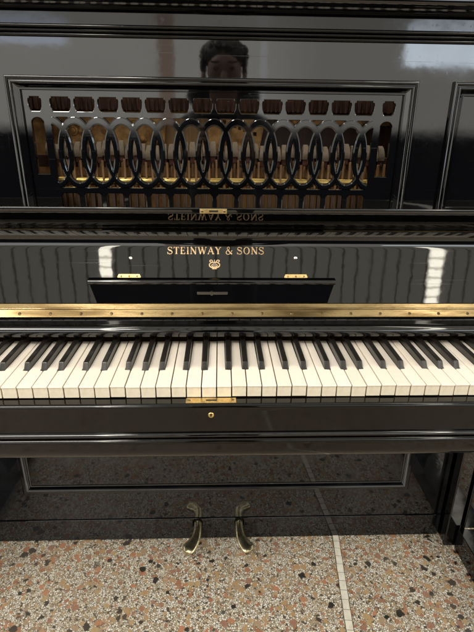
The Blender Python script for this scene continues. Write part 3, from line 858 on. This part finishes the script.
def skin_mesh(name, verts, edges, root, parent, mats, sub=2):
    me = bpy.data.meshes.new(name); me.from_pydata([Vector(v[:3]) - PO for v in verts], edges, [])
    o = bpy.data.objects.new(name, me); C.objects.link(o)
    md = o.modifiers.new('s', 'SKIN'); md.use_smooth_shade = True
    for i, v in enumerate(verts):
        me.skin_vertices[0].data[i].radius = (v[3], v[4] if len(v) > 4 else v[3]); me.skin_vertices[0].data[i].use_root = (i == root)
    ss = o.modifiers.new('d', 'SUBSURF'); ss.levels = sub; ss.render_levels = sub
    dg = bpy.context.evaluated_depsgraph_get()
    me2 = bpy.data.meshes.new_from_object(o.evaluated_get(dg))
    bpy.data.objects.remove(o)
    me2.name = name; me2.materials.clear()
    for mm in mats: me2.materials.append(mm)
    for p in me2.polygons: p.use_smooth = True
    o = bpy.data.objects.new(name, me2); C.objects.link(o); o.parent = parent
    return o
V, Ed = [], []
def vtx(*a): V.append(a); return len(V) - 1
def link(*ids):
    for a, c in zip(ids, ids[1:]): Ed.append((a, c))
x = .02
pel = vtx(x, -1.44, .93, .145, .11); wst = vtx(x, -1.40, 1.02, .14, .105); chs = vtx(x, -1.24, 1.10, .16, .115); nkb = vtx(x, -1.10, 1.15, .075, .07); nk = vtx(x, -1.04, 1.19, .055, .055)
hd0 = vtx(x, -.985, 1.235, .062, .068); hd1 = vtx(x, -.965, 1.30, .074, .088); hd2 = vtx(x, -.985, 1.36, .066, .080)
link(pel, wst, chs, nkb, nk, hd0, hd1, hd2)
for sx in (-1, 1):
    hip = vtx(x + sx * .095, -1.45, .86, .095); kn = vtx(x + sx * .11, -1.36, .48, .062); an = vtx(x + sx * .12, -1.45, .09, .043); toe = vtx(x + sx * .14, -1.29, .035, .035)
    link(pel, hip, kn, an, toe)
    sh = vtx(x + sx * .185, -1.16, 1.09, .062); elb = vtx(x + sx * .25, -.97, .88, .045); wr = vtx(x + sx * .115, -.76, 1.02, .028); pm = vtx(x + sx * .095, -.705, 1.055, .027, .018)
    link(chs, sh, elb, wr, pm)
    for q in range(4):
        k1 = vtx(x + sx * (.092 - .002 * q), -.672, 1.045 + .019 * q, .0085); k2 = vtx(x + sx * (.078 - .002 * q), -.648, 1.047 + .019 * q, .008); k3 = vtx(x + sx * (.060 + .003 * abs(q - 1)), -.643, 1.047 + .019 * q, .007)
        link(pm, k1, k2, k3)
    t1 = vtx(x + sx * .080, -.705, 1.085, .0095); t2 = vtx(x + sx * .062, -.690, 1.105, .008); link(pm, t1, t2)
body = skin_mesh('body', V, Ed, pel, person, [M_coat, M_skin])
for p in body.data.polygons:
    c = p.center + PO
    if c.z > 1.175 and c.y > -1.075 and abs(c.x - x) < .12: p.material_index = 1
    if c.y > -.75 and c.z < 1.16: p.material_index = 1
def blob(name, parts, mat_, parent):
    bm = bmesh.new()
    for (cx, cy, cz), (rx, ry, rz), rot in parts:
        t_ = bmesh.new(); bmesh.ops.create_icosphere(t_, subdivisions=3, radius=1)
        mt = Matrix.Translation(Vector((cx, cy, cz)) - PO) @ Matrix.Rotation(rot, 4, 'X') @ Matrix.Diagonal((rx, ry, rz, 1))
        join(bm, t_, 0, mt)
    return finish(name, bm, mat_, parent, ang=80)
random.seed(3)
blob('hair', [((x, -1.012, 1.366), (.088, .100, .060), -.4), ((x - .079, -1.0, 1.330), (.012, .040, .045), -.3), ((x + .079, -1.0, 1.330), (.012, .040, .045), -.3)] + [((x + q, -.945 - 1.5 * abs(q) ** 1.4 + random.uniform(-.02, .01), 1.378 - 2.2 * q * q + random.uniform(-.012, .014)), (.018, .026, .012), random.uniform(-1, -.2)) for q in [random.uniform(-.078, .078) for k in range(46)]], M_hair, person)
blob('hood', [((x, -1.13, 1.225), (.155, .07, .065), .3)], M_coat, person)
blob('nose', [((x, -.876, 1.272), (.013, .020, .028), .5)], M_skin, person)
for sx in (-1, 1):
    blob('eye', [((x + sx * .031, -.889, 1.306), (.010, .005, .005), .2)], M_hair, person)
    blob('eyebrow', [((x + sx * .033, -.886, 1.326), (.020, .006, .0035), .2)], M_hair, person)
    blob('ear', [((x + sx * .079, -.985, 1.285), (.009, .020, .032), .3)], M_skin, person)
blob('mouth', [((x, -.893, 1.235), (.024, .008, .006), .3)], M_red, person)
# the phone
bm = bmesh.new(); box(bm, -.060, .060, -.006, .006, -.040, .078 - .04, .005, 3)
bmesh.ops.transform(bm, matrix=Matrix.Identity(4), verts=bm.verts)
ph_ = finish('phone', bm, M_phone)
ph_.matrix_world = Matrix.Translation(cam.location - Fw * .030) @ Matrix(((Rt.x, Fw.x, Up.x, 0), (Rt.y, Fw.y, Up.y, 0), (Rt.z, Fw.z, Up.z, 0), (0, 0, 0, 1)))
ph_['label'] = 'black phone held up in both hands by the person mirrored in the polish'; ph_['category'] = 'phone'
